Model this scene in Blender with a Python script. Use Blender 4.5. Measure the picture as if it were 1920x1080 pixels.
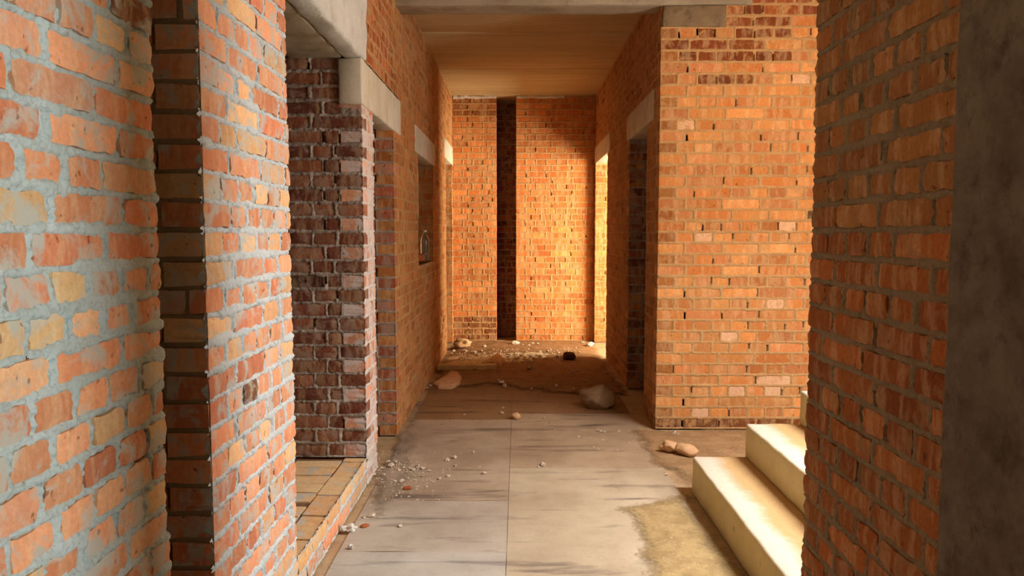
import bpy, bmesh, math, random
import numpy as np
from mathutils import Vector, Matrix, noise as mnoise

scene = bpy.context.scene
COL = scene.collection
for o in list(bpy.data.objects):
    bpy.data.objects.remove(o)

# ------------------------------------------------------------------ camera
CAM_H = 1.41
F_PX = 1400.0
PITCH = math.atan(103.0 / F_PX)
YAW = math.atan(12.0 / F_PX)
cam_data = bpy.data.cameras.new('camera')
cam_data.lens = F_PX * 36.0 / 1920.0
cam_data.sensor_width = 36.0
cam_data.clip_start = 0.02
cam = bpy.data.objects.new('camera', cam_data)
cam.location = (0, 0, CAM_H)
cam.rotation_euler = (math.pi / 2 - PITCH, 0, YAW)
COL.objects.link(cam)
scene.camera = cam
CAM_M = Matrix.Translation(cam.location) @ cam.rotation_euler.to_matrix().to_4x4()
CAM_I = CAM_M.inverted()

# ------------------------------------------------------------------ exposure
scene.view_settings.view_transform = 'Standard'
scene.view_settings.look = 'None'
scene.view_settings.gamma = 1.0
scene.view_settings.use_curve_mapping = False
scene.view_settings.exposure = -0.08
scene.cycles.use_denoising = True
scene.cycles.diffuse_bounces = 3
scene.cycles.max_bounces = 10
scene.cycles.sample_clamp_indirect = 8.0

# ------------------------------------------------------------------ world
world = bpy.data.worlds.new('sky')
scene.world = world
world.use_nodes = True
wn = world.node_tree.nodes
wn['Background'].inputs[0].default_value = (0.75, 0.87, 1.0, 1)
wn['Background'].inputs[1].default_value = 1.0

# ------------------------------------------------------------------ daylight through the window openings, and an added stairwell fill
def area_light(name, loc, rot, sx, sy, power, color, spread=math.pi):
    d = bpy.data.lights.new(name, 'AREA')
    d.shape = 'RECTANGLE'
    d.size = sx
    d.size_y = sy
    d.energy = power
    d.color = color
    d.spread = spread
    o = bpy.data.objects.new(name, d)
    o.location = loc
    o.rotation_euler = rot
    COL.objects.link(o)
    return o
R90 = math.pi / 2
# stair hall window (beyond the right-hand wall), facing -X
area_light('daylight_stair', (3.36, 2.85, 1.85), (0, R90, 0), 1.5, 0.75, 95, (1.0, 0.94, 0.84))
# fill light added above an unseen stairwell opening to brighten steps and pier
area_light('stairwell_fill', (2.6, 2.74, 3.60), (0, 0, 0), 1.4, 0.52, 310, (1.0, 0.97, 0.94))
# far side room window, facing -X
area_light('daylight_far_room', (3.16, 8.10, 1.32), (0, R90, 0), 2.1, 1.55, 480, (1.0, 0.83, 0.58))
# opening to the right of the camera, behind the concrete column
area_light('daylight_behind', (3.36, -0.60, 1.6), (0, R90, 0), 1.7, 0.42, 205, (0.92, 0.98, 1.0))

# ------------------------------------------------------------------ helpers
def project(p):
    q = CAM_I @ Vector(p)
    if q.z > -0.05:
        return None
    return (960 + F_PX * q.x / -q.z, 540 - F_PX * q.y / -q.z, -q.z)

def floor_at(px, py, z=0.0):
    d = CAM_M.to_3x3() @ Vector(((px - 960) / F_PX, (540 - py) / F_PX, -1.0))
    t = (z - CAM_H) / d.z
    return Vector(cam.location) + d * t

def srgb(r, g, b):
    f = lambda c: (c / 255 / 12.92) if c / 255 <= 0.04045 else ((c / 255 + 0.055) / 1.055) ** 2.4
    return (f(r), f(g), f(b), 1.0)

def link(name, mesh, mat=None, parent=None):
    o = bpy.data.objects.new(name, mesh)
    COL.objects.link(o)
    if mat is not None and len(mesh.materials) == 0:
        mesh.materials.append(mat)
    if parent is not None:
        o.parent = parent
    return o

def tag(o, label=None, cat=None, group=None, kind=None):
    if label: o['label'] = label
    if cat: o['category'] = cat
    if group: o['group'] = group
    if kind: o['kind'] = kind
    return o

def boxes_mesh(name, boxes):
    vs, fs = [], []
    for (x0, x1, y0, y1, z0, z1) in boxes:
        b = len(vs)
        vs += [(x0, y0, z0), (x1, y0, z0), (x1, y1, z0), (x0, y1, z0), (x0, y0, z1), (x1, y0, z1), (x1, y1, z1), (x0, y1, z1)]
        fs += [tuple(b + i for i in f) for f in ((0, 3, 2, 1), (4, 5, 6, 7), (0, 1, 5, 4), (1, 2, 6, 5), (2, 3, 7, 6), (3, 0, 4, 7))]
    m = bpy.data.meshes.new(name)
    m.from_pydata(vs, [], fs)
    m.update()
    return m

def structure(name, boxes, mat, label, cat):
    o = link(name, boxes_mesh(name, boxes), mat)
    tag(o, label, cat, kind='structure')
    return o

_TAB = np.random.RandomState(7).rand(256, 256)
def vnoise(u, v, scale, seed=0):
    a = u * scale + seed * 17.31
    b = v * scale + seed * 5.77
    i = np.floor(a).astype(int); j = np.floor(b).astype(int)
    fa = a - i; fb = b - j
    fa = fa * fa * (3 - 2 * fa); fb = fb * fb * (3 - 2 * fb)
    T = _TAB
    g = lambda x, y: T[x & 255, y & 255]
    return (g(i, j) * (1 - fa) + g(i + 1, j) * fa) * (1 - fb) + (g(i, j + 1) * (1 - fa) + g(i + 1, j + 1) * fa) * fb

def fbm(u, v, scale, seed=0, octv=3):
    s = 0; a = 1; t = 0
    for k in range(octv):
        s = s + a * vnoise(u, v, scale * 2 ** k, seed + k * 3)
        t += a; a *= 0.55
    return s / t

# ------------------------------------------------------------------ node helpers
class NT:
    def __init__(self, name):
        self.m = bpy.data.materials.new(name)
        self.m.use_nodes = True
        self.t = self.m.node_tree
        self.bsdf = self.t.nodes['Principled BSDF']
        self.bsdf.inputs['Roughness'].default_value = 0.9
        self.bsdf.inputs['Specular IOR Level'].default_value = 0.25
    def n(self, kind, **kw):
        nd = self.t.nodes.new(kind)
        for k, v in kw.items():
            setattr(nd, k, v)
        return nd
    def l(self, a, b):
        self.t.links.new(a, b)
    def pos(self):
        if not hasattr(self, '_pos'):
            self._pos = self.n('ShaderNodeNewGeometry').outputs['Position']
        return self._pos
    def mapped(self, scale):
        mp = self.n('ShaderNodeMapping')
        mp.inputs['Scale'].default_value = scale
        self.l(self.pos(), mp.inputs['Vector'])
        return mp.outputs['Vector']
    def noise(self, scale, detail=4, rough=0.6, vec=None, dist=0.0):
        nd = self.n('ShaderNodeTexNoise')
        nd.inputs['Scale'].default_value = scale
        nd.inputs['Detail'].default_value = detail
        nd.inputs['Roughness'].default_value = rough
        nd.inputs['Distortion'].default_value = dist
        self.l(vec if vec is not None else self.pos(), nd.inputs['Vector'])
        return nd.outputs['Fac']
    def ramp(self, fac, stops):
        r = self.n('ShaderNodeValToRGB')
        els = r.color_ramp.elements
        while len(els) < len(stops):
            els.new(0.5)
        for e, (p, c) in zip(els, stops):
            e.position = p
            e.color = c if len(c) == 4 else (*c, 1)
        self.l(fac, r.inputs['Fac'])
        return r.outputs['Color']
    def g(self, fac, a, b, va=0.0, vb=1.0):
        m = self.n('ShaderNodeMapRange')
        m.inputs['From Min'].default_value = a
        m.inputs['From Max'].default_value = b
        m.inputs['To Min'].default_value = va
        m.inputs['To Max'].default_value = vb
        self.l(fac, m.inputs['Value'])
        return m.outputs['Result']
    def mix(self, fac, a, b, mode='MIX'):
        m = self.n('ShaderNodeMix', data_type='RGBA', blend_type=mode)
        for val, sock in ((fac, m.inputs[0]), (a, m.inputs[6]), (b, m.inputs[7])):
            if isinstance(val, (float, int)):
                sock.default_value = val
            elif isinstance(val, tuple):
                sock.default_value = val if len(val) == 4 else (*val, 1)
            else:
                self.l(val, sock)
        return m.outputs[2]
    def math(self, op, a, b=None):
        m = self.n('ShaderNodeMath', operation=op)
        for v, s in ((a, m.inputs[0]), (b, m.inputs[1])):
            if v is None: continue
            if isinstance(v, (float, int)): s.default_value = v
            else: self.l(v, s)
        return m.outputs[0]
    def bump(self, h, strength=0.5, dist=0.004):
        b = self.n('ShaderNodeBump')
        b.inputs['Strength'].default_value = strength
        b.inputs['Distance'].default_value = dist
        self.l(h, b.inputs['Height'])
        self.l(b.outputs['Normal'], self.bsdf.inputs['Normal'])
    def base(self, c):
        if isinstance(c, tuple): self.bsdf.inputs['Base Color'].default_value = c
        else: self.l(c, self.bsdf.inputs['Base Color'])

def brick_mat(name, joined, smear=0.0, smear_col=(180, 175, 160), dirt=0.25, stain=None):
    t = NT(name)
    if joined:
        a = t.n('ShaderNodeAttribute', attribute_name='bcol')
        col = a.outputs['Color']
    else:
        col = t.n('ShaderNodeObjectInfo').outputs['Color']
    n1 = t.noise(11, 5, 0.6)
    n2 = t.noise(70, 4, 0.7)
    n3 = t.noise(26, 3, 0.6, t.mapped((1.0, 1.0, 0.25)))
    c = t.mix(t.g(n1, 0.3, 0.7, 0.0, 0.55), col, t.mix(1.0, col, srgb(255, 226, 205), 'MULTIPLY'))
    c = t.mix(t.g(n3, 0.47, 0.62, 0.0, 0.42), c, t.mix(0.6, col, srgb(248, 220, 172)))
    c = t.mix(t.g(n2, 0.35, 0.7, 0.0, dirt), c, t.mix(1.0, c, (0.45, 0.36, 0.32, 1), 'MULTIPLY'))
    if smear > 0:
        s = t.noise(9, 6, 0.68, dist=0.6)
        f = t.g(s, 0.62 - 0.16 * smear, 0.70 - 0.12 * smear, 0.0, 0.85)
        c = t.mix(f, c, srgb(*smear_col))
    pit = t.noise(38, 2, 0.5)
    c = t.mix(t.g(pit, 0.70, 0.75, 0.0, 0.7), c, t.mix(1.0, c, (0.35, 0.28, 0.25, 1), 'MULTIPLY'))
    t.base(c)
    h = t.math('ADD', t.math('MULTIPLY', n2, 0.6), t.math('SUBTRACT', n1, t.g(pit, 0.68, 0.75, 0.0, 1.2)))
    t.bump(h, 0.55, 0.006)
    return t.m

def mortar_mat(name, c1, c2, c3):
    t = NT(name)
    n1 = t.noise(7, 5, 0.65)
    n2 = t.noise(90, 4, 0.7)
    c = t.mix(t.g(n1, 0.35, 0.65), srgb(*c1), srgb(*c2))
    c = t.mix(t.g(n2, 0.5, 0.72, 0, 0.6), c, srgb(*c3))
    t.base(c)
    t.bump(t.math('ADD', n2, t.noise(35, 3)), 0.6, 0.006)
    return t.m

def concrete_mat(name, c1, c2, c3, s1=3.0, s2=40, stain=0.6, aniso=(1, 1, 1), bump=0.3):
    t = NT(name)
    n1 = t.noise(s1, 6, 0.65, t.mapped(aniso), dist=0.3)
    n2 = t.noise(s2, 4, 0.7)
    n3 = t.noise(s1 * 2.3, 6, 0.7, t.mapped(aniso))
    c = t.mix(t.g(n1, 0.35, 0.65), srgb(*c1), srgb(*c2))
    c = t.mix(t.g(n3, 0.52, 0.7, 0, stain), c, srgb(*c3))
    c = t.mix(t.g(n2, 0.6, 0.75, 0, 0.35), c, t.mix(1.0, c, (0.5, 0.48, 0.45, 1), 'MULTIPLY'))
    t.base(c)
    t.bump(t.math('ADD', n2, n1), bump, 0.006)
    return t.m

BM = {}
for key, kw in dict(
        near=dict(smear=0.75, smear_col=(186, 188, 174), dirt=0.35),
        pier=dict(smear=0.7, smear_col=(190, 194, 188), dirt=0.30),
        bloom=dict(smear=1.3, smear_col=(216, 206, 204), dirt=0.3),
        old_shade=dict(smear=0.72, smear_col=(166, 138, 122), dirt=0.5),
        right=dict(smear=0.45, smear_col=(160, 122, 82), dirt=0.45),
        front=dict(smear=0.55, smear_col=(200, 152, 98), dirt=0.30),
        far=dict(smear=0.45, smear_col=(194, 146, 96), dirt=0.35)).items():
    BM[key] = (brick_mat('brick_' + key, False, **kw), brick_mat('brick_joined_' + key, True, **kw))
MM = dict(
    near=mortar_mat('mortar_near', (172, 182, 174), (192, 200, 194), (126, 128, 120)),
    pier=mortar_mat('mortar_pier', (192, 202, 206), (208, 216, 220), (146, 148, 146)),
    bloom=mortar_mat('mortar_bloom', (206, 198, 192), (222, 216, 212), (160, 146, 138)),
    old_shade=mortar_mat('mortar_old_shade', (142, 126, 114), (190, 176, 166), (90, 76, 66)),
    right=mortar_mat('mortar_right', (140, 122, 96), (154, 136, 108), (104, 88, 68)),
    front=mortar_mat('mortar_front', (190, 152, 104), (204, 164, 114), (140, 106, 70)),
    far=mortar_mat('mortar_far', (182, 142, 96), (198, 156, 108), (136, 100, 66)))
CORE = mortar_mat('wall_core', (126, 92, 66), (142, 104, 76), (92, 66, 48))
CONC_DARK = concrete_mat('concrete_dark', (94, 85, 73), (132, 121, 104), (72, 64, 54), 6, 70, 0.75, bump=0.6)
CONC_LIGHT = concrete_mat('concrete_light', (206, 206, 200), (222, 222, 216), (170, 166, 156), 5, 70, 0.5, bump=0.9)
CONC_LINTEL = concrete_mat('concrete_lintel', (205, 196, 178), (222, 214, 198), (172, 152, 124), 3, 45, 0.5, (1, 1, 1))
CONC_BEAM = concrete_mat('concrete_beam', (150, 138, 116), (176, 166, 146), (112, 96, 76), 2.2, 50, 0.6)
CONC_PAD = concrete_mat('concrete_pad', (118, 100, 78), (146, 126, 100), (84, 70, 54), 6, 60, 0.7)
SLAB = concrete_mat('ceiling_slab', (188, 164, 122), (204, 182, 140), (166, 140, 98), 1.2, 40, 0.4, (0.5, 5, 1), bump=0.12)

# ------------------------------------------------------------------ brick meshes (shared variants)
CP = 0.0788          # course pitch
BH = 0.0668          # brick height
BDEP = 0.118
def brick_mesh(name, L, nu, nv, chip, seed):
    rnd = random.Random(seed)
    H = BH
    idx = {}
    vs, fs, sm = [], [], []
    for j in range(nv + 1):
        for i in range(nu + 1):
            x = -L / 2 + L * i / nu
            z = -H / 2 + H * j / nv
            y = rnd.uniform(-0.0012, 0.0012)
            ei = i in (0, nu); ej = j in (0, nv)
            if ei: x -= math.copysign(rnd.random() ** 2 * chip, x)
            if ej: z -= math.copysign(rnd.random() ** 2 * chip, z)
            if ei or ej: y += 0.0006 + rnd.random() ** 2 * chip * (0.9 if nu > 5 else 0.4)
            if ei and ej:
                y += rnd.random() * chip
                x -= math.copysign(rnd.random() * chip * 1.2, x)
            if not (ei or ej):
                x += rnd.uniform(-.2, .2) * L / nu
            idx[i, j] = len(vs); vs.append((x, y, z))
    for j in range(nv):
        for i in range(nu):
            fs.append((idx[i, j], idx[i + 1, j], idx[i + 1, j + 1], idx[i, j + 1])); sm.append(True)
    border = [(i, 0) for i in range(nu)] + [(nu, j) for j in range(nv)] + [(i, nv) for i in range(nu, 0, -1)] + [(0, j) for j in range(nv, 0, -1)]
    back, rim = [], []
    for (i, j) in border:
        rim.append(len(vs)); vs.append(vs[idx[i, j]])
    for (i, j) in border:
        X = -L / 2 + L * i / nu; Z = -H / 2 + H * j / nv
        back.append(len(vs)); vs.append((X, BDEP, Z))
    nb = len(border)
    for k in range(nb):
        a = rim[k]; b = rim[(k + 1) % nb]
        fs.append((b, a, back[k], back[(k + 1) % nb])); sm.append(False)
    fs.append(tuple(back)); sm.append(False)
    m = bpy.data.meshes.new(name)
    m.from_pydata(vs, [], fs)
    m.polygons.foreach_set('use_smooth', sm)
    m.update()
    return m

VAR = {}
def variant(matkey, hi, long, k):
    key = (matkey, hi, long, k)
    if key not in VAR:
        L = 0.25 if long else 0.119
        if hi:
            m = brick_mesh('brick', L, 10 if long else 6, 4, 0.006, hash((long, k)) & 0xffff)
        else:
            m = brick_mesh('brick', L, 4 if long else 3, 2, 0.0032, hash((long, k, 3)) & 0xffff)
        m.materials.append(BM[matkey][0])
        VAR[key] = m
    return VAR[key]

PAL = dict(
    near=[(230, 166, 122), (226, 156, 110), (222, 150, 106), (232, 178, 132), (228, 190, 138), (214, 138, 98), (226, 166, 128)],
    pier=[(236, 174, 136), (232, 166, 128), (224, 152, 114), (236, 186, 140), (214, 138, 106), (230, 166, 132), (234, 192, 146)],
    bloom=[(216, 150, 118), (206, 140, 108), (224, 160, 126)],
    old_shade=[(142, 84, 62), (128, 74, 56), (152, 94, 68), (116, 68, 52), (162, 110, 84), (136, 80, 60)],
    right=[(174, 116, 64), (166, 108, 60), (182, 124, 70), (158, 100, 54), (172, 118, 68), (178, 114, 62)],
    front=[(218, 152, 90), (210, 142, 82), (224, 162, 100), (202, 132, 74), (214, 146, 92), (220, 156, 92), (206, 140, 90)],
    far=[(212, 132, 70), (204, 124, 64), (218, 142, 78), (196, 116, 60), (208, 134, 76)])

# ------------------------------------------------------------------ brick faces
class Wall:
    """collects the bricks and mortar of one wall"""
    def __init__(self, obj):
        self.obj = obj
        self.bricks = []

    def face(self, O, U, L, z0, z1, key, holes=(), start='own', end='own', hi=False, res=0.008,
             hj=0.0, amp=0.004, seed=1, tint=None, pxlim=(-20, 1940), spike0=0.0, spike1=0.0, skip=(), big=0.0, hmax=0.004, flip=0, jit=1.0, gap=0.3, mkey=None, taper0=False, taper1=False):
        """start / end: 'own' (all courses run to the edge), 'even' / 'odd' (only those courses do; in the others
        the neighbouring face's brick end shows)"""
        rnd = random.Random(seed)
        ang = math.atan2(U[1], U[0])
        U3 = Vector((U[0], U[1], 0)); N3 = U3.cross(Vector((0, 0, 1)))
        O3 = Vector((O[0], O[1], 0))
        k0 = int(round(z0 / CP)); k1 = int(math.ceil(z1 / CP - 0.02))
        rects = {}
        cr = []
        for k in range(k0, k1):
            zc = (k + 0.5) * CP
            if zc + BH / 2 > z1 + 0.03: continue
            iv = [(0.0, L)]
            for (a, b, ha, hb) in holes:
                if zc > ha - 0.005 and zc < hb + 0.01:
                    nv = []
                    for (s, e) in iv:
                        if b <= s or a >= e: nv.append((s, e)); continue
                        if a > s + .03: nv.append((s, a))
                        if b < e - .03: nv.append((b, e))
                    iv = nv
            row = rects.setdefault(k, [])
            for (s, e) in iv:
                a, b = s, e
                par = k % 2
                if s == 0.0 and start in ('even', 'odd') and par != (0 if start == 'even' else 1):
                    row.append((0.0, BDEP)); a = s + BDEP + 0.012
                if e == L and end in ('even', 'odd') and par != (0 if end == 'even' else 1):
                    row.append((L - BDEP, L)); b = e - BDEP - 0.012
                pos = a
                header = ((k + flip) % 2 == 1)
                first = True
                while pos < b - 0.02:
                    if header: w = 0.119
                    else: w = 0.188 if first else 0.25
                    if rnd.random() < 0.06: header = not header
                    w += rnd.uniform(-0.006, 0.006)
                    first = False
                    if b - (pos + w) < 0.055: w = b - pos
                    if w > 0.29:
                        w = w / 2 - 0.006
                    q = (pos, pos + w)
                    row.append(q)
                    bad = any(sa < (q[0] + q[1]) / 2 < sb and sz0 < zc < sz1 for (sa, sb, sz0, sz1) in skip)
                    if not bad:
                        cr.append((q[0], q[1], zc))
                    pos += w + 0.012 + rnd.uniform(-0.002, 0.003)
        for (a, b, zc) in cr:
            uc = (a + b) / 2
            c = rnd.choice(PAL[key])
            v = rnd.uniform(0.9, 1.08)
            c = tuple(min(255, x * v) for x in c)
            if key not in ('front', 'far', 'right') and rnd.random() < 0.02: c = tuple(x * 0.6 for x in c)
            if tint:
                c = tint(uc, zc, c, rnd)
            P = O3 + U3 * uc + Vector((0, 0, zc + rnd.uniform(-.002, .002))) + N3 * rnd.uniform(-.003, .0035) * jit
            pr = project(P)
            score = 0
            if pr and pxlim[0] < pr[0] < pxlim[1] and -25 < pr[1] < 1105:
                h = BH * F_PX / pr[2]
                ea = project(O3 + U3 * a + Vector((0, 0, zc))); eb = project(O3 + U3 * b + Vector((0, 0, zc)))
                wpx = abs(ea[0] - eb[0]) if ea and eb else 0
                if max(h, wpx) >= 10 and wpx > 1.2: score = h * wpx
            self.bricks.append(dict(P=P, w=b - a, ang=ang + math.radians(rnd.uniform(-.7, .7)) * jit,
                                    rx=math.radians(rnd.uniform(-1.2, 1.2)) * jit, ry=math.radians(rnd.uniform(-.5, .5)),
                                    col=c, score=score, hi=hi, key=key, k=rnd.randrange(8), flip=rnd.random() < .5))
        # mortar: a rough height field that fills and squeezes out of the joints
        nu = max(3, int(L / res) + 1); nz = max(3, int((z1 - z0) / res) + 1)
        us = np.linspace(0, L, nu); zs = np.linspace(z0, z1, nz)
        D = np.full((nz, nu), -0.006)
        G = np.zeros((nz, nu))
        gaps = {}
        for k, row in rects.items():            # partly unfilled upright joints
            rw = sorted(row)
            for (p, q) in zip(rw[:-1], rw[1:]):
                if 0 < q[0] - p[1] < 0.03 and rnd.random() < gap:
                    m_ = (p[1] + q[0]) / 2 + rnd.uniform(-.004, .004)
                    gaps.setdefault(k, []).append((m_ - 0.003, m_ + 0.003, rnd.choice((-0.018, -0.008, 0, 0.012))))
        for j, z in enumerate(zs):
            k = int(math.floor(z / CP))
            dz = BH / 2 - abs(z - (k + 0.5) * CP)
            du = np.full(nu, -0.006)
            for (a, b) in rects.get(k, ()):
                # ghosts and outer ends never show a joint at the wall's own edge
                aa = a if a > 1e-6 else -1.0
                bb = b if b < L - 1e-6 else L + 1.0
                du = np.maximum(du, np.minimum(us - aa, bb - us))
            D[j] = np.minimum(du, dz)
            if dz > 0.003:
                for (ga, gb, gz) in gaps.get(k, ()):
                    if abs(z - (k + 0.5) * CP - gz) < 0.026: G[j] += np.where((us > ga - res * .5) & (us < gb + res * .5), 0.03, 0)
            elif k % 3 != 1:
                G[j] += np.where(vnoise(us, us * 0 + k * 3.7, 4.0, seed) > 0.72, 0.007, 0) * gap
        UU, ZZ = np.meshgrid(us, zs)
        n = 0.65 * (fbm(UU, ZZ, 34, seed, 2) - 0.5) + 0.5 * (vnoise(UU, ZZ, 115, seed + 9) - 0.5)
        nb = fbm(UU, ZZ, 5, seed + 50, 3) - 0.5
        h = hj + 2 * amp * n + big * 3 * np.clip(nb - 0.06, 0, 1) - np.clip(D, 0, 0.03) * 1.0
        h += np.where(D < 0, 0.001, 0)
        h -= G
        if taper0: h -= 0.006 * np.exp(-UU / 0.012)
        if taper1: h -= 0.006 * np.exp(-(L - UU) / 0.012)
        h = np.where(h > hmax, hmax + (h - hmax) * 0.15, h)
        for (sa, sb, sz0, sz1) in skip:
            h = np.where((UU > sa) & (UU < sb) & (ZZ > sz0) & (ZZ < sz1), -0.07, h)
        uo = UU.copy()
        rs = np.random.RandomState(seed)
        if start != 'own': h[:, 0] = -0.003
        if end != 'own': h[:, -1] = -0.003
        if spike0 > 0: uo[:, 0] -= np.where(D[:, 1] <= 0.004, rs.rand(nz) ** 2 * spike0, 0)
        if spike1 > 0: uo[:, -1] += np.where(D[:, -2] <= 0.004, rs.rand(nz) ** 2 * spike1, 0)
        px = O3.x + U3.x * uo + N3.x * h
        py = O3.y + U3.y * uo + N3.y * h
        verts = np.stack([px, py, ZZ], -1).reshape(-1, 3)
        keep = (h > -0.0105) | (G > 0.01)
        kq = keep[:-1, :-1] | keep[1:, :-1] | keep[:-1, 1:] | keep[1:, 1:]
        um = (us[:-1] + us[1:]) / 2; zm = (zs[:-1] + zs[1:]) / 2
        UM, ZM = np.meshgrid(um, zm)
        for (a, b, ha, hb) in holes:
            kq &= ~((UM > a) & (UM < b) & (ZM > ha) & (ZM < hb))
        jj, ii = np.nonzero(kq)
        q = np.stack([jj * nu + ii, jj * nu + ii + 1, (jj + 1) * nu + ii + 1, (jj + 1) * nu + ii], -1)
        used, inv = np.unique(q, return_inverse=True)
        q = inv.reshape(q.shape)
        m = bpy.data.meshes.new('mortar')
        m.from_pydata(verts[used].tolist(), [], q.tolist())
        m.polygons.foreach_set('use_smooth', [True] * len(q))
        m.update()
        mo = link('mortar', m, MM[mkey or key], self.obj)
        mo['kind'] = 'stuff'
        return self

    def build(self, limit=290):
        bs = sorted(self.bricks, key=lambda b: -b['score'])
        singles = [b for b in bs[:limit] if b['score'] > 0]
        ids = set(id(b) for b in singles)
        rest = {}
        for b in bs:
            if id(b) not in ids: rest.setdefault(b['key'], []).append(b)
        for b in singles:
            long = b['w'] > 0.165
            m = variant(b['key'], b['hi'], long, b['k'])
            o = bpy.data.objects.new('brick', m)
            COL.objects.link(o)
            o.parent = self.obj
            o.location = b['P']
            o.rotation_euler = (b['rx'], b['ry'], b['ang'])
            o.scale = (b['w'] / (0.25 if long else 0.119), 1, 1)
            o.color = srgb(*b['col'])
        for key, lst in rest.items():
            vs, fs, cols = [], [], []
            for b in lst:
                long = b['w'] > 0.165
                m = variant(key, False, long, b['k'])
                M = Matrix.Translation(b['P']) @ Matrix.Rotation(b['ang'], 4, 'Z')
                s = b['w'] / (0.25 if long else 0.119)
                base = len(vs)
                vs += [tuple(M @ Vector((v.co.x * s, v.co.y, v.co.z))) for v in m.vertices]
                fs += [tuple(base + i for i in p.vertices) for p in m.polygons]
                cols += [srgb(*b['col'])] * len(m.vertices)
            me = bpy.data.meshes.new('bricks')
            me.from_pydata(vs, [], fs)
            at = me.attributes.new('bcol', 'FLOAT_COLOR', 'POINT')
            at.data.foreach_set('color', [x for c in cols for x in c])
            me.update()
            o = link('brick_field', me, BM[key][1], self.obj)
            o['kind'] = 'stuff'

def rough_box(name, x0, x1, y0, y1, z0, z1, mat, parent=None, seg=0.06, amp=0.004, seed=1, bevel=0.006, label=None):
    """a cast concrete block with slightly worn edges and uneven faces"""
    bm = bmesh.new()
    bmesh.ops.create_cube(bm, size=1)
    for v in bm.verts:
        v.co = Vector((x0 if v.co.x < 0 else x1, y0 if v.co.y < 0 else y1, z0 if v.co.z < 0 else z1))
    bmesh.ops.bevel(bm, geom=bm.edges[:], offset=bevel, segments=2, affect='EDGES', profile=0.5)
    L = max(x1 - x0, y1 - y0, z1 - z0)
    for _ in range(6):
        es = [e for e in bm.edges if e.calc_length() > seg * 1.5]
        if not es: break
        bmesh.ops.subdivide_edges(bm, edges=es, cuts=1, use_grid_fill=True)
    for v in bm.verts:
        d = mnoise.noise_vector(v.co * 9 + Vector((seed, seed * 3, 0))) * amp + mnoise.noise_vector(v.co * 31 + Vector((seed, 0, 9))) * amp * 0.5
        v.co += d
    m = bpy.data.meshes.new(name)
    bm.to_mesh(m); bm.free()
    for p in m.polygons: p.use_smooth = True
    o = link(name, m, mat, parent)
    if label: o['label'] = label
    return o

HGT = 3.17
XL = -0.85          # corridor's left wall plane
XR = 0.99           # far corridor's right wall plane
E = 0.014           # how far the wall body lies behind the brick faces

# ================================================================== STRUCTURE
# ---- floor
t = NT('floor_screed')
n1 = t.noise(2.2, 6, 0.65); n2 = t.noise(45, 4, 0.7); n3 = t.noise(9, 5, 0.7)
c = t.mix(t.g(n1, 0.35, 0.65), srgb(180, 150, 114), srgb(194, 168, 132))
c = t.mix(t.g(n3, 0.5, 0.7, 0, 0.6), c, srgb(140, 110, 80))
c = t.mix(t.g(n2, 0.55, 0.75, 0, 0.5), c, srgb(206, 188, 158))
t.base(c); t.bump(t.math('ADD', n2, n3), 0.6, 0.008)
M_SCREED = t.m
floor = structure('floor', [(-4.2, 4.2, -3.0, 11.2, -0.25, -0.012)], M_SCREED,
                  'dusty concrete floor of the brick corridor under loose sheets', 'floor')

# dark sheet added out of view to cut bounce light onto the pier
M_BOUNCE_CUT = concrete_mat('bounce_cut_dark', (70, 64, 58), (86, 78, 70), (54, 48, 44), 4, 60)
bounce_cut = rough_box('floor_bounce_cut', -0.88, 0.92, -2.6, 1.95, -0.013, -0.003, M_BOUNCE_CUT, floor, seg=0.3, amp=0.001, seed=2, bevel=0.002)
# ---- ceiling
WX0, WX1, WY0, WY1 = 1.85, 3.35, 2.45, 3.03      # unseen stairwell opening, added and sized for the fill light above
ceil = structure('ceiling', [(-4.2, 4.2, -3.0, WY0, HGT + 0.03, HGT + 0.28), (-4.2, WX0, WY0, WY1, HGT + 0.03, HGT + 0.28), (WX1, 4.2, WY0, WY1, HGT + 0.03, HGT + 0.28), (-4.2, 4.2, WY1, 11.2, HGT + 0.03, HGT + 0.28)], SLAB,
                 'pale precast concrete slab ceiling over the brick corridor', 'ceiling')
for i, (a, b) in enumerate([(-3.0, -2.11), (-2.105, -0.64), (-0.635, 0.83), (0.835, 2.30), (2.305, 3.77), (3.775, 5.235), (5.24, 6.705), (6.71, 8.175), (8.18, 9.645), (9.65, 11.1)]):
    rough_box('ceiling_slab', -4.1, 4.1 if (b < WY0 or a > WY1) else WX0, a + 0.004, b - 0.004, HGT, HGT + 0.04, SLAB, ceil, seg=0.4, amp=0.002, seed=i, bevel=0.006)
rough_box('beam', -1.2, 1.62, 5.30, 5.53, 2.985, HGT - 0.001, CONC_BEAM, ceil, seg=0.06, amp=0.004, seed=4, bevel=0.01,
          label='grey concrete beam crossing above the corridor')
rough_box('bearing_pad', 1.0, 1.44, 5.305, 5.50, 2.84, 2.985, CONC_PAD, ceil, seg=0.05, amp=0.006, seed=5, bevel=0.012,
          label='stained concrete pad under the beam end')

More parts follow.
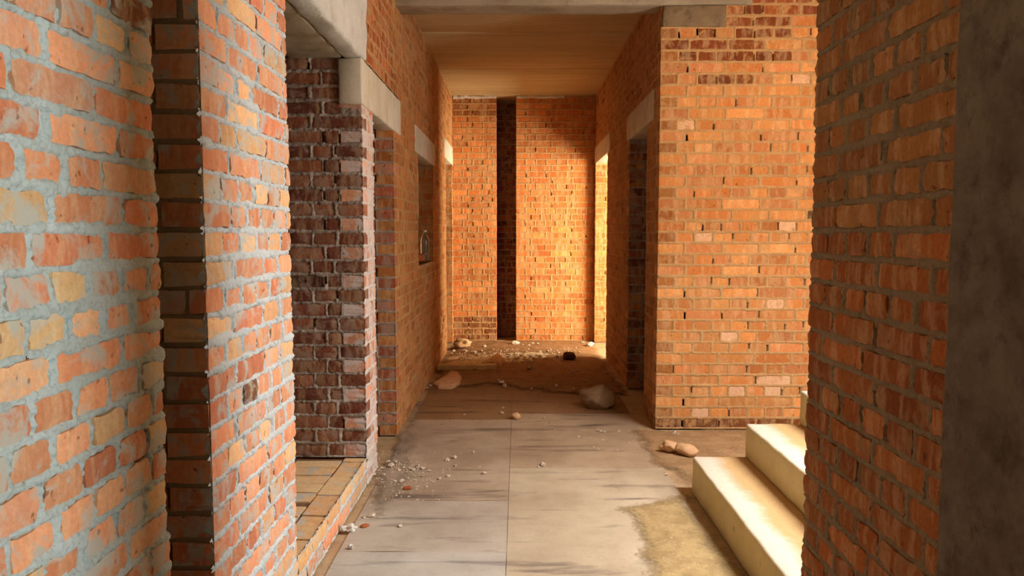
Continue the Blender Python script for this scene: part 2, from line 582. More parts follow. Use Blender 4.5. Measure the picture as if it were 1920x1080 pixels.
# ---- outer shell of the hidden rooms
structure('wall_outer_left', [(-3.9, -3.6, -3.0, 11.2, -0.1, HGT + 0.05)], CORE, 'outer brick wall closing the dark rooms on the left', 'wall')
structure('wall_outer_behind', [(-3.9, 3.9, -3.0, -2.7, -0.1, HGT + 0.05)], CORE, 'brick wall closing the corridor behind the viewer', 'wall')
structure('wall_outer_end', [(-3.9, 3.9, 10.6, 10.9, -0.1, HGT + 0.05)], CORE, 'outer brick wall closing the building behind the corridor end', 'wall')
def wall_with_windows(name, x0, x1, y0, y1, wins, label):
    bx = []
    y = y0
    for (a, b, za, zb) in wins:
        bx += [(x0, x1, y, a, -0.1, HGT + 0.05), (x0, x1, a, b, -0.1, za), (x0, x1, a, b, zb, HGT + 0.05)]
        y = b
    bx.append((x0, x1, y, y1, -0.1, HGT + 0.05))
    structure(name, bx, CORE, label, 'wall')
wall_with_windows('wall_outer_stair', 3.4, 3.7, -2.7, 5.5, [(-0.85, -0.35, 0.7, 2.5), (2.45, 3.25, 1.05, 2.65)], 'outer brick wall of the stair hall with window openings')
wall_with_windows('wall_outer_room', 3.2, 3.5, 5.5, 10.6, [(7.28, 8.92, 0.25, 2.4)], 'outer brick wall of the far side room with a window opening')
structure('light_block_stair', [(1.30, 3.4, 1.8, 2.40, -0.1, HGT + 0.03)], CORE, 'unseen partition added to keep the side light out of the stair hall', 'wall')  # added wall, unseen, blocks light of the side opening from the stair hall
structure('wall_partition_room', [(1.36, 3.2, 7.05, 7.25, -0.1, HGT + 0.03)], CORE, 'brick partition between the two rooms right of the corridor', 'wall')
structure('wall_partition_left', [(-3.6, -1.22, 4.45, 4.7, -0.1, HGT + 0.03), (-3.6, -1.22, 8.0, 8.2, -0.1, HGT + 0.03)], CORE, 'brick partitions of the dark rooms left of the corridor', 'wall')

# ---- left wall beside the viewer
wl = structure('wall_left', [(-1.28, -0.905 - E, -2.7, 1.877, -0.1, HGT + 0.03)], CORE,
               'rough salmon brick wall at the left picture edge with thick grey mortar', 'wall')
def t_near(u, z, c, r):
    if r.random() < 0.10: return (226, 190, 136)
    return c
W = Wall(wl)
W.face((-0.905, 0.45), (0, 1), 1.427, 0, HGT, 'near', hi=True, res=0.0042, hj=-0.0035, amp=0.010, big=0.018, hmax=0.004, taper1=True, seed=11, tint=t_near,
       skip=((1.275, 1.335, 0.85, 0.93),))
W.build()

# ---- left pier
wp = structure('wall_left_pier', [(-1.28, XL - E, 2.02 + E, 2.79, -0.1, HGT + 0.03)], CORE,
               'brightly lit salmon brick pier on the left with grey mortar smears', 'wall')
W = Wall(wp)
W.face((XL, 2.02), (0, 1), 0.77, 0, HGT, 'pier', hi=True, res=0.0042, hj=-0.0025, amp=0.010, big=0.018, hmax=0.004, taper0=True, taper1=True, seed=21, start='even', spike0=0.022)
W.face((-1.28, 2.02), (1, 0), 1.28 + XL, 0, HGT, 'pier', hi=False, res=0.009, hj=-0.001, amp=0.003, mkey='right', seed=22, end='odd')  # darker mortar paints in the shade of the pier's near face
W.build()
structure('wall_left_slot', [(-1.5, -1.27, 1.7, 2.2, -0.1, HGT + 0.03)], CORE, 'dark brick back of the narrow slot between left wall and pier', 'wall')

# ---- low brick sill under the wide left opening
ws = structure('wall_left_sill', [(-1.26, XL - E, 2.79, 4.12, -0.1, 0.142)], CORE,
               'low brick sill two courses high under the wide left opening', 'wall')
W = Wall(ws)
W.face((XL, 2.79), (0, 1), 1.31, 0, 0.1576, 'pier', hi=True, res=0.006, hj=-0.001, amp=0.005, seed=31, flip=1)
r = random.Random(5)
y = 2.80
while y < 4.0:           # second row of bricks laid across, seen from above
    w = r.choice((0.121, 0.123, 0.126, 0.17))
    w = min(w, 4.095 - y)
    W.bricks.append(dict(P=Vector((XL - 0.128 - 0.125, y + w - BDEP if w < BDEP + .01 else y, 1.5 * CP + r.uniform(-.003, .001))), w=0.248, ang=r.uniform(-.015, .015), rx=0, ry=0,
                         col=(220, 170, 116), score=500, hi=False, key='pier', k=r.randrange(8), flip=False))
    y += max(w, BDEP) + 0.006
for b in W.bricks:
    if b['P'].z > CP: b['col'] = r.choice([(236, 200, 150), (230, 188, 136), (238, 206, 158), (226, 180, 130)])  # upper sill bricks lightened to paint in the light on the ledge
W.build()

# ---- pier between the wide opening and the doorway (dark red reveal), with the wall above
wm = structure('wall_left_middle', [(-1.26, XL - E, 4.10 + E, 4.42, -0.1, 2.36), (-1.26, XL - E, 2.79, 5.12, 2.36, HGT + 0.03)], CORE,
               'dark red brick pier with white salt bloom beside the wide left opening', 'wall')
W = Wall(wm)
W.face((-1.26, 4.10), (1, 0), 1.26 + XL, 0.1576, 2.352, 'old_shade', hi=True, res=0.006, hj=0.0, amp=0.006, big=0.01, seed=41, end='odd',
       holes=((0.29, 0.42, 2.09, 2.36),))
W.face((XL, 4.10), (0, 1), 0.32, 0, 2.1, 'bloom', hi=True, res=0.006, hj=0.0, amp=0.007, big=0.02, seed=42, start='even')
def t_red(u, z, c, r): return tuple(a * b for a, b in zip(c, (0.86, 0.78, 0.80)))
W.face((XL, 4.22), (0, 1), 0.9, 2.36, HGT, 'far', hi=False, res=0.008, hj=0.0, amp=0.006, big=0.012, seed=43, tint=t_red)
W.build()
rough_box('soffit_slab', -1.24, -0.952, 2.6, 4.215, 2.353, HGT - 0.002, CONC_BEAM, wm, seg=0.05, amp=0.004, seed=7, bevel=0.01)
lint = rough_box('lintel', -0.95, XL + 0.012, 2.6, 4.215, 2.352, HGT - 0.002, CONC_LIGHT, wm, seg=0.035, amp=0.009, seed=8, bevel=0.02,
                 label='rough pale concrete lintel over the wide opening')
rough_box('lintel', -0.972, XL + 0.008, 4.085, 5.42, 2.105, 2.35, CONC_LINTEL, wm, seg=0.04, amp=0.003, seed=9, bevel=0.01,
          label='smooth cream concrete lintel over the doorway')
rough_box('lintel', -1.24, -0.976, 4.42, 5.14, 2.108, 2.348, CONC_BEAM, wm, seg=0.06, amp=0.003, seed=19, bevel=0.008)

# ---- far left wall
Dw0, Dw1 = 6.36, 7.45
Dd0, Dd1 = 8.78, 9.57
wf = structure('wall_left_far', [
    (-1.24, XL - E, 5.12 + E, Dw0, -0.1, HGT + 0.03), (-1.24, XL - E, Dw0, Dw1 + E, -0.1, 1.13), (-1.24, XL - E, Dw0, Dw1 + E, 2.09, HGT + 0.03),
    (-1.24, XL - E, Dw1 + E, Dd0, -0.1, HGT + 0.03), (-1.24, XL - E, Dd0, Dd1 + E, 2.29, HGT + 0.03), (-1.24, XL - E, Dd1 + E, 9.80, -0.1, HGT + 0.03)], CORE,
    'long orange brick wall on the left of the far corridor', 'wall')
W = Wall(wf)
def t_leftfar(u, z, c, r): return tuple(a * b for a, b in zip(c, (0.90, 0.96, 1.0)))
y0 = 5.12
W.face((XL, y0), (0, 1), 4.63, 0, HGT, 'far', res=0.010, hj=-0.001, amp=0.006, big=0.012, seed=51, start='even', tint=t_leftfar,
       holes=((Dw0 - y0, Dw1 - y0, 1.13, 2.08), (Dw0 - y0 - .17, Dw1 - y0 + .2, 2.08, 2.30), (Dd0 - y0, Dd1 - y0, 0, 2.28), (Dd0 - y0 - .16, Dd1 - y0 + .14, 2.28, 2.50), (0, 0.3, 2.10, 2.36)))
W.face((-1.24, 5.12), (1, 0), 1.24 + XL, 0, 2.10, 'old_shade', res=0.009, hj=0.0, amp=0.004, seed=52, end='odd')
W.face((-1.24, Dw1), (1, 0), 1.24 + XL, 1.13, 2.08, 'far', res=0.012, seed=53)
W.face((-1.24, Dd1), (1, 0), 1.24 + XL, 0, 2.28, 'far', res=0.012, seed=54)
for b in W.bricks:
    if b['P'].y < 5.2 and b['key'] == 'old_shade': b['col'] = tuple(min(255, x * 1.35) for x in b['col'])
W.build()
rough_box('lintel', -1.23, XL + 0.006, Dw0 - .17, Dw1 + .2, 2.08, 2.30, CONC_LINTEL, wf, seg=0.08, amp=0.003, seed=10, label='cream concrete lintel over the small wall opening')
rough_box('lintel', -1.23, XL + 0.006, Dd0 - .16, Dd1 + .14, 2.28, 2.50, CONC_LINTEL, wf, seg=0.08, amp=0.003, seed=12, label='cream concrete lintel over the farthest left doorway')

# ---- back wall with the vertical slot
Yb = 9.75
Sx0, Sx1 = -0.287, -0.03
wb = structure('wall_back', [(-1.3, Sx0 - E, Yb + E, Yb + 0.42, -0.1, HGT + 0.03), (Sx1 + E, 1.4, Yb + E, Yb + 0.42, -0.1, HGT + 0.03), (-0.6, 0.4, Yb + 0.42 + E, Yb + 0.7, -0.1, HGT + 0.03)], CORE,
               'orange brick wall at the corridor end with a dark vertical slot', 'wall')
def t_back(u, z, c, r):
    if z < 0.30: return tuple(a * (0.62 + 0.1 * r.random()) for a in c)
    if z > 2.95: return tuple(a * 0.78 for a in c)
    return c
W = Wall(wb)
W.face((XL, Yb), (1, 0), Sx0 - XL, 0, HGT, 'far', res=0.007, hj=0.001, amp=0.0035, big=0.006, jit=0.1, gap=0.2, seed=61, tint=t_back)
W.face((Sx1, Yb), (1, 0), XR - Sx1, 0, HGT, 'far', res=0.007, hj=0.001, amp=0.0035, big=0.006, jit=0.1, gap=0.2, seed=62)
W.face((Sx0, Yb + 0.01), (0, 1), 0.40, 0, HGT, 'far', res=0.014, seed=63)
W.face((Sx0, Yb + 0.42), (1, 0), Sx1 - Sx0, 0, HGT, 'old_shade', res=0.014, seed=64)
W.build(295)
for k_, (xa, xb) in enumerate(((XL + 0.01, Sx0 - 0.01), (Sx1 + 0.01, 0.60))):
    rough_box('mortar_bead', xa, xb, Yb - 0.03, Yb + 0.02, HGT - 0.032, HGT + 0.004, MM['bloom'], wb, seg=0.018, amp=0.016, seed=60 + k_, bevel=0.008)

# ---- far right wall with two doorways
Ra0, Ra1 = 8.40, 9.65
Rb0, Rb1 = 5.82, 6.72
wr = structure('wall_right_far', [
    (XR + E, 1.37, Ra1 + E, 9.80, -0.1, HGT + 0.03), (XR + E, 1.37, Ra0, Ra1 + E, 2.31, HGT + 0.03), (XR + E, 1.37, Rb1 + E, Ra0, -0.1, HGT + 0.03),
    (XR + E, 1.37, Rb0, Rb1 + E, 2.25, HGT + 0.03), (XR + E, 1.37, 5.32 + E, Rb0, -0.1, HGT + 0.03)], CORE,
    'shadowed orange brick wall on the right of the far corridor', 'wall')
W = Wall(wr)
def t_rightfar(u, z, c, r): return tuple(a * b for a, b in zip(c, (0.84, 0.90, 0.92)))  # darker, less orange tone for all bricks of this wall
yy = 9.75
W.face((XR, yy), (0, -1), 4.43, 0, HGT, 'far', res=0.010, hj=-0.001, amp=0.006, big=0.008, seed=71, end='odd', tint=t_rightfar,
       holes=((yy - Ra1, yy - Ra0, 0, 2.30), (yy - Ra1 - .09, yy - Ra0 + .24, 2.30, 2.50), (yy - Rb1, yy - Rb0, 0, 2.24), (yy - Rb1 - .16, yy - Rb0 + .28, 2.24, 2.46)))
W.face((XR, Ra1), (1, 0), 0.38, 0, 2.30, 'far', res=0.010, jit=0.3, seed=72)
W.face((XR, Rb1), (1, 0), 0.38, 0, 2.24, 'old_shade', res=0.010, seed=73)  # darker brick palette paints in the shade of this doorway recess
W.build()
rough_box('lintel', XR - 0.006, 1.36, Ra0 - .24, Ra1 + .09, 2.30, 2.50, CONC_LINTEL, wr, seg=0.08, amp=0.003, seed=13, label='cream concrete lintel over the lit far doorway')
rough_box('lintel', XR - 0.006, 1.36, Rb0 - .28, Rb1 + .16, 2.24, 2.46, CONC_LINTEL, wr, seg=0.08, amp=0.003, seed=14, label='concrete lintel over the dark doorway')

# ---- broad brick wall facing the viewer
w2 = structure('wall_right', [(XR + E, 3.4, 5.32 + E, 5.70, -0.1, HGT + 0.03)], CORE,
               'broad sunlit orange brick wall facing the viewer right of the corridor', 'wall')
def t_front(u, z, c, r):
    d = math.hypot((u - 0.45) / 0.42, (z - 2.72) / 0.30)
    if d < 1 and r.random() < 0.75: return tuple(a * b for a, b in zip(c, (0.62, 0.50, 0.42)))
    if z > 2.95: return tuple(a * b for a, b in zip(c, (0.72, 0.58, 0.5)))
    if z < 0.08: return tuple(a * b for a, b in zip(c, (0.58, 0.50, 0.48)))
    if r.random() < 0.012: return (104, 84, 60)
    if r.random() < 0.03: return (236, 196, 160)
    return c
W = Wall(w2)
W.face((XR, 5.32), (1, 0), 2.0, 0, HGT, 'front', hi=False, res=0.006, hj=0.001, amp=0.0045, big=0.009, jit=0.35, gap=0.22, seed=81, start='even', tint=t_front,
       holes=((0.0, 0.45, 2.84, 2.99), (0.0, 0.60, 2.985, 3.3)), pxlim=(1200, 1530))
W.build()

# ---- near right wall and concrete column
w3 = structure('wall_right_near', [(0.94 + E, 1.32, 1.63, 2.42, -0.1, HGT + 0.03)], CORE,
               'shaded brown-orange brick wall end near the right picture edge', 'wall')
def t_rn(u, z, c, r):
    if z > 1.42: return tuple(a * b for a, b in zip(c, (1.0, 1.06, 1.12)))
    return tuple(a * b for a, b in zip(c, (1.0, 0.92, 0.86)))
W = Wall(w3)
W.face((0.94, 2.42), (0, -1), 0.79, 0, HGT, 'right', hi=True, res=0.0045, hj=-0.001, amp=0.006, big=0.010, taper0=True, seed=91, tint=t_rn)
W.build()
col = rough_box('wall_right_column', 0.932, 1.34, 0.65, 1.632, -0.05, HGT, CONC_DARK, None, seg=0.05, amp=0.004, seed=15, bevel=0.012)
tag(col, 'dark grey concrete column at the right picture edge', 'column', kind='structure')
structure('wall_right_behind', [(0.95, 1.32, -2.7, -0.75, -0.1, HGT + 0.03)], CORE, 'brick wall right of the viewer behind the column', 'wall')

# ---- loose sheets on the floor
t = NT('floor_sheet')
colr = t.n('ShaderNodeObjectInfo').outputs['Color']
v1 = t.mapped((0.7, 5.0, 1)); 
s1 = t.noise(1.6, 6, 0.6, v1, 0.4); s2 = t.noise(3.0, 5, 0.65); s3 = t.noise(60, 4, 0.7); s4 = t.noise(1.0, 5, 0.6)
c = t.mix(t.g(s4, 0.4, 0.62), colr, t.mix(1.0, colr, srgb(220, 212, 208), 'MULTIPLY'))
c = t.mix(t.g(s2, 0.45, 0.7, 0, 0.45), c, t.mix(1.0, colr, srgb(200, 190, 182), 'MULTIPLY'))
c = t.mix(t.g(s1, 0.57, 0.68, 0, 0.75), c, t.mix(1.0, colr, srgb(124, 118, 130), 'MULTIPLY'))
c = t.mix(t.g(s3, 0.58, 0.75, 0, 0.4), c, srgb(120, 104, 88))
t.base(c); t.bump(t.math('ADD', s1, t.math('MULTIPLY', s3, 0.25)), 0.35, 0.01)
t.bsdf.inputs['Roughness'].default_value = 0.75
M_SHEET = t.m
def sheet(x0, x1, y0, y1, colr, seed):
    nx = max(4, int((x1 - x0) / 0.04)); ny = max(4, int((y1 - y0) / 0.04))
    vs = []
    for j in range(ny + 1):
        for i in range(nx + 1):
            x = x0 + (x1 - x0) * i / nx; y = y0 + (y1 - y0) * j / ny
            if i in (0, nx): x += (mnoise.noise(Vector((x, y * 6, seed)))) * 0.0015
            if j in (0, ny): y += (mnoise.noise(Vector((x * 5, y, seed + 4)))) * 0.008
            edge = min(j, ny - j) * 0.04
            z = -0.004 + 0.0025 * mnoise.noise(Vector((x * 2.5, y * 5, seed))) + 0.005 * math.exp(-edge / 0.03) * max(0, mnoise.noise(Vector((x * 4, seed, 1))))
            vs.append((x, y, z))
    fs = [(j * (nx + 1) + i, j * (nx + 1) + i + 1, (j + 1) * (nx + 1) + i + 1, (j + 1) * (nx + 1) + i) for j in range(ny) for i in range(nx)]
    ring = [i for i in range(nx + 1)] + [j * (nx + 1) + nx for j in range(1, ny + 1)] + [ny * (nx + 1) + i for i in range(nx - 1, -1, -1)] + [j * (nx + 1) for j in range(ny - 1, 0, -1)]
    b0 = len(vs)
    n = len(ring)
    for q in ring: vs.append((vs[q][0], vs[q][1], vs[q][2]))
    for q in ring: vs.append((vs[q][0], vs[q][1], -0.014))
    for k in range(n): fs.append((b0 + (k + 1) % n, b0 + k, b0 + n + k, b0 + n + (k + 1) % n))
    m = bpy.data.meshes.new('floor_sheet'); m.from_pydata(vs, [], fs); m.update()
    for p in m.polygons: p.use_smooth = p.index < nx * ny
    o = link('floor_sheet', m, M_SHEET, floor)
    o.color = srgb(*colr)
    return o
lefts = [2.0, 2.35, 3.22, 3.86, 5.58, 7.2]
rights = [2.0, 2.9, 4.42, 5.78, 7.3]
lc = [(196, 192, 184), (194, 188, 178), (192, 182, 168), (184, 166, 144), (154, 120, 84)]
rc = [(206, 194, 172), (198, 183, 158), (188, 168, 142), (154, 120, 84)]  # last entries of both lists browned to paint in the corridor's shade
for i in range(len(lefts) - 1): sheet(-0.80, -0.0525, lefts[i] + 0.001, lefts[i + 1] - 0.001, lc[i], 10 + i)
for i in range(len(rights) - 1): sheet(-0.0505, 0.70 if i < 1 else 0.88, rights[i] + 0.001, rights[i + 1] - 0.001, rc[i], 30 + i)

# ---- concrete steps on the right
t = NT('step_concrete')
geo = t.n('ShaderNodeNewGeometry'); sep = t.n('ShaderNodeSeparateXYZ'); t.l(geo.outputs['Normal'], sep.inputs[0])
tc = t.n('ShaderNodeTexCoord'); so = t.n('ShaderNodeSeparateXYZ'); t.l(tc.outputs['Object'], so.inputs[0])
n1 = t.noise(5, 5, 0.65); n2 = t.noise(60, 4, 0.7); n3 = t.noise(16, 4, 0.6)
face = t.mix(t.g(n1, 0.35, 0.7), srgb(226, 210, 156), srgb(212, 194, 140))
face = t.mix(t.g(n3, 0.66, 0.72, 0, 0.6), face, srgb(150, 136, 100))
dustpos = t.math('ADD', so.outputs['X'], t.math('MULTIPLY', t.math('SUBTRACT', n1, 0.5), 0.14))
tread = t.mix(t.g(dustpos, 0.085, 0.15), srgb(216, 205, 188), srgb(204, 168, 118))
tread = t.mix(t.g(n2, 0.5, 0.75, 0, 0.35), tread, srgb(170, 134, 90))
c = t.mix(t.g(sep.outputs['Z'], 0.5, 0.8), face, tread)
t.base(c); t.bump(t.math('ADD', n1, n2), 0.35, 0.006)
M_STEP = t.m
stairs = bpy.data.objects.new('concrete_staircase', None)
COL.objects.link(stairs); stairs.location = (0.955, 3.2, 0)
tag(stairs, 'cream painted concrete steps rising to the right behind the brick wall end', 'stairs')
for i in range(5):
    x0 = 0.0 + 0.285 * i
    o = rough_box('step', 0, 0.285 * (5 - i) + 0.3, 2.46 - 3.2, 4.03 - 3.2 - 0.01 * i, -0.014 if i == 0 else 0.186 * i + 0.0, 0.186 * (i + 1) + 0.002, M_STEP, stairs, seg=0.05, amp=0.0035, seed=20 + i, bevel=0.012)
    o.location = (x0, 0, 0)

# ================================================================== LOOSE THINGS
def stone_mesh(name, seed, rough=0.22, sub=3, cuts=5):
    rnd = random.Random(seed)
    bm = bmesh.new()
    bmesh.ops.create_icosphere(bm, subdivisions=sub, radius=0.5)
    planes = [(Vector((rnd.gauss(0, 1), rnd.gauss(0, 1), rnd.gauss(0, 0.7))).normalized(), rnd.uniform(0.30, 0.44)) for _ in range(cuts)]
    for v in bm.verts:
        for n, d in planes:
            s = v.co.dot(n) - d
            if s > 0: v.co -= n * s * 0.9
        v.co += v.co.normalized() * (mnoise.noise(v.co * 3 + Vector((seed, 0, 0))) * rough * 0.5 + mnoise.noise(v.co * 9 + Vector((0, seed, 0))) * rough * 0.18)
    zmin = min(v.co.z for v in bm.verts)
    flat = zmin + 0.10
    for v in bm.verts:
        v.co.z = max(v.co.z, flat) - flat
    m = bpy.data.meshes.new(name); bm.to_mesh(m); bm.free()
    xs = [v.co.x for v in m.vertices]; ys = [v.co.y for v in m.vertices]; zs = [v.co.z for v in m.vertices]
    sx, sy, sz = max(xs) - min(xs), max(ys) - min(ys), max(zs)
    for v in m.vertices:
        v.co = Vector(((v.co.x - (max(xs) + min(xs)) / 2) / sx, (v.co.y - (max(ys) + min(ys)) / 2) / sy, v.co.z / sz))
    for p in m.polygons: p.use_smooth = True
    return m

def plain_mat(name, c1, c2, s=18, bump=0.5):
    t = NT(name)
    n1 = t.noise(s, 5, 0.65); n2 = t.noise(s * 5, 3, 0.7)
    c = t.mix(t.g(n1, 0.35, 0.65), srgb(*c1), srgb(*c2))
    c = t.mix(t.g(n2, 0.55, 0.75, 0, 0.4), c, t.mix(1.0, c, (0.55, 0.5, 0.45, 1), 'MULTIPLY'))
    t.base(c); t.bump(t.math('ADD', n1, n2), bump, 0.006)
    return t.m
M_ROCK = plain_mat('rock_grey', (170, 142, 112), (148, 122, 94))
M_PINK = plain_mat('stone_pink', (226, 186, 144), (210, 166, 124))
M_CHIP = plain_mat('plaster_chip', (226, 214, 196), (198, 182, 160), 30)
M_WHITE = plain_mat('foam_white', (240, 240, 236), (222, 222, 216), 30, 0.3)
M_REDCHIP = plain_mat('brick_chip', (186, 104, 62), (160, 88, 54), 30)
M_DARKSTONE = plain_mat('stone_dark', (112, 84, 58), (92, 68, 46), 20)
def dirt_mat(name, c1, c2, s_=9):
    t = NT(name)
    n1 = t.noise(s_, 5, 0.65); n2 = t.noise(s_ * 6, 4, 0.7)
    c = t.mix(t.g(n1, 0.35, 0.65), srgb(*c1), srgb(*c2))
    c = t.mix(t.g(n2, 0.58, 0.72, 0, 0.5), c, t.mix(1.0, c, (0.5, 0.46, 0.42, 1), 'MULTIPLY'))
    c = t.mix(t.g(t.noise(s_ * 9, 2), 0.64, 0.70, 0, 0.6), c, srgb(214, 196, 168))
    t.base(c); t.bump(t.math('ADD', n1, n2), 0.8, 0.006)
    cov = t.n('ShaderNodeAttribute', attribute_name='cover').outputs['Fac']
    a = t.math('ADD', t.math('MULTIPLY', cov, 1.25), t.math('SUBTRACT', t.math('MULTIPLY', t.math('ADD', n1, n2), 0.9), 0.95))
    t.l(t.g(a, 0.0, 0.55), t.bsdf.inputs['Alpha'])
    return t.m
M_DIRT_SHADE = dirt_mat('dirt', (156, 118, 80), (134, 98, 64), 7)  # far floor dirt, browned to paint in the shade there
M_LIT_DUST = dirt_mat('lit_dust', (228, 210, 174), (204, 182, 142), 9)
M_GRIT = dirt_mat('grit', (182, 164, 144), (144, 124, 104), 14)
M_SAND = dirt_mat('sand', (186, 160, 114), (150, 126, 86), 7)
M_SOIL = dirt_mat('landing_dust', (178, 146, 108), (152, 120, 86), 7)

# dirt: uneven layers of dust, sand and fine grit (nobody could count it)
HEIGHTS = []
def ground_z(x, y):
    return max([-0.004] + [f(x, y)[0] for f in HEIGHTS])

def dirt_patch(name, outline, hmax, mat, label, res=0.03, seed=1, grit=0.004):
    P = [floor_at(*p) if len(p) == 2 else Vector(p) for p in outline]
    xs = [p.x for p in P]; ys = [p.y for p in P]
    nx = max(3, int((max(xs) - min(xs)) / res)); ny = max(3, int((max(ys) - min(ys)) / res))
    def inside(x, y):
        c_ = False; n = len(P); d = 9
        for i in range(n):
            a, b = P[i], P[(i + 1) % n]
            if (a.y > y) != (b.y > y) and x < (b.x - a.x) * (y - a.y) / (b.y - a.y) + a.x: c_ = not c_
            ab = Vector((b.x - a.x, b.y - a.y)); t_ = max(0, min(1, Vector((x - a.x, y - a.y)).dot(ab) / max(1e-9, ab.length_squared)))
            d = min(d, math.hypot(x - a.x - ab.x * t_, y - a.y - ab.y * t_))
        return d if c_ else -d
    def height(x, y):
        if not (min(xs) <= x <= max(xs) and min(ys) <= y <= max(ys)): return (-1, 0)
        d = inside(x, y) + 0.07 * mnoise.noise(Vector((x * 5, y * 5, seed)))
        e = max(0, min(1, d / 0.20))
        n1 = 0.5 + 0.5 * mnoise.noise(Vector((x * 4, y * 4, seed + 7)))
        z = -0.004 + 0.0035 * min(1, e * 6) + e * hmax * (0.35 + 0.9 * n1) + grit * mnoise.noise(Vector((x * 22, y * 22, seed))) * e + grit * .6 * mnoise.noise(Vector((x * 47, y * 47, seed))) * e
        return (z if e > 0 else -1, e)
    HEIGHTS.append(height)
    vs, hs = [], []
    for j in range(ny + 1):
        for i in range(nx + 1):
            x = min(xs) + (max(xs) - min(xs)) * i / nx; y = min(ys) + (max(ys) - min(ys)) * j / ny
            z, e = height(x, y)
            vs.append((x, y, max(z, -0.004))); hs.append(e)
    fs = []
    for j in range(ny):
        for i in range(nx):
            q = (j * (nx + 1) + i, j * (nx + 1) + i + 1, (j + 1) * (nx + 1) + i + 1, (j + 1) * (nx + 1) + i)
            if any(hs[k] > 0 for k in q): fs.append(q)
    m = bpy.data.meshes.new(name); m.from_pydata(vs, [], fs); m.update()
    at = m.attributes.new('cover', 'FLOAT', 'POINT'); at.data.foreach_set('value', hs)
    bm = bmesh.new(); bm.from_mesh(m)
    bmesh.ops.delete(bm, geom=[v for v in bm.verts if not v.link_faces], context='VERTS'); bm.to_mesh(m); bm.free()
    for p in m.polygons: p.use_smooth = True
    o = link(name, m, mat, floor)
    o['label'] = label; o['kind'] = 'stuff'
    return o
dirt_patch('sand_layer', [(1165, 950), (1290, 925), (1345, 985), (1420, 1110), (1440, 1300), (1160, 1300), (1200, 1060)], 0.014, M_SAND, 'patch of sandy dirt on the floor left of the concrete steps', 0.02, 3)
dirt_patch('dust_layer', [(-0.84, 6.6, 0), (-0.3, 6.9, 0), (0.3, 6.5, 0), (0.98, 6.4, 0), (0.98, 9.75, 0), (-0.84, 9.75, 0)], 0.02, M_DIRT_SHADE, 'dust and fine rubble on the far corridor floor, browned for its shade', 0.035, 5, 0.012)
dirt_patch('lit_dust_layer', [(-0.84, 7.75, 0), (-0.3, 7.85, 0), (0.25, 8.05, 0), (0.6, 8.5, 0), (0.2, 8.9, 0), (-0.4, 8.6, 0), (-0.84, 8.5, 0)], 0.03, M_LIT_DUST, 'plaster dust on the far floor, cream to paint the light there', 0.03, 15, 0.012)  # cream colour paints the pool of light into the dust
dirt_patch('grit_layer', [(-0.86, 4.3, 0), (-0.70, 3.6, 0), (-0.62, 4.3, 0), (-0.74, 5.1, 0), (-0.77, 6.2, 0), (-0.86, 6.2, 0)], 0.022, M_GRIT, 'grey grit and mortar dust along the foot of the left wall', 0.02, 6, 0.012)
dirt_patch('dust_layer', [(1.7, 4.02, 0), (0.98, 4.05, 0), (0.80, 4.6, 0), (0.82, 5.31, 0), (1.7, 5.31, 0)], 0.012, M_SOIL, 'brown dust on the landing below the broad brick wall', 0.03, 8, 0.006)

def put(name, mesh, mat, px, py, w, d, h, rz, label, cat, group=None, dz=0.0):
    m = mesh if mesh.users == 0 or (len(mesh.materials) and mesh.materials[0] == mat) else mesh.copy()
    o = link(name, m, mat)
    P = floor_at(px, py)
    o.location = (P.x, P.y, ground_z(P.x, P.y) - 0.002 + dz)
    o.scale = (w, d, h)
    o.rotation_euler = (0, 0, rz)
    return tag(o, label, cat, group)

put('boulder', stone_mesh('boulder', 3, 0.16, 4, 7), M_ROCK, 1120, 762, 0.275, 0.24, 0.19, 0.5, 'large rounded grey rock in the shadow before the dark doorway', 'rock')
put('stone', stone_mesh('stone', 8, 0.5, 3, 4), M_PINK, 1256, 850, 0.125, 0.11, 0.085, 0.2, 'jagged pinkish stone left of the smooth one near the steps', 'stone')
put('stone', stone_mesh('stone', 12, 0.15, 3, 3), M_PINK, 1288, 856, 0.14, 0.11, 0.075, -0.6, 'smooth oblong pinkish stone between jagged stone and concrete steps', 'stone')
put('stone', stone_mesh('stone', 17, 0.3, 3, 6), M_DARKSTONE, 1066, 676, 0.15, 0.14, 0.09, 0.4, 'dark brown stone lying at the edge of the lit far floor', 'stone')
put('stone', stone_mesh('stone', 21, 0.3, 2, 5), M_PINK, 968, 785, 0.075, 0.07, 0.055, 0.9, 'small angular beige stone on the floor sheet seam', 'stone')
put('plaster_lump', stone_mesh('plaster_lump', 23, 0.5, 3, 5), M_PINK, 868, 654, 0.24, 0.16, 0.11, 0.2, 'pink plaster lump by the far left doorway', 'plaster lump')
put('plaster_lump', stone_mesh('plaster_lump', 27, 0.3, 3, 4), M_CHIP, 966, 647, 0.12, 0.09, 0.05, 0.2, 'white plaster lump at the foot of the dark slot', 'plaster lump')
put('plaster_lump', stone_mesh('plaster_lump', 29, 0.5, 3, 4), M_CHIP, 1106, 650, 0.12, 0.09, 0.06, 0.8, 'white plaster lump by the lit doorway jamb', 'plaster lump')
put('foam_scrap', stone_mesh('foam_scrap', 33, 1.3, 3, 5), M_WHITE, 655, 995, 0.085, 0.06, 0.045, 0.3, 'larger crumpled white foam scrap beside the brick sill', 'foam scrap')
put('foam_scrap', stone_mesh('foam_scrap', 37, 1.6, 2, 6), M_WHITE, 656, 1028, 0.034, 0.03, 0.03, 1.3, 'small triangular white foam scrap nearest the viewer', 'foam scrap')
put('brick_fragment', stone_mesh('brick_fragment', 39, 0.3, 2, 6), M_REDCHIP, 764, 916, 0.05, 0.03, 0.02, 0.1, 'flat red brick fragment among the crumbs on the left sheet', 'brick fragment')
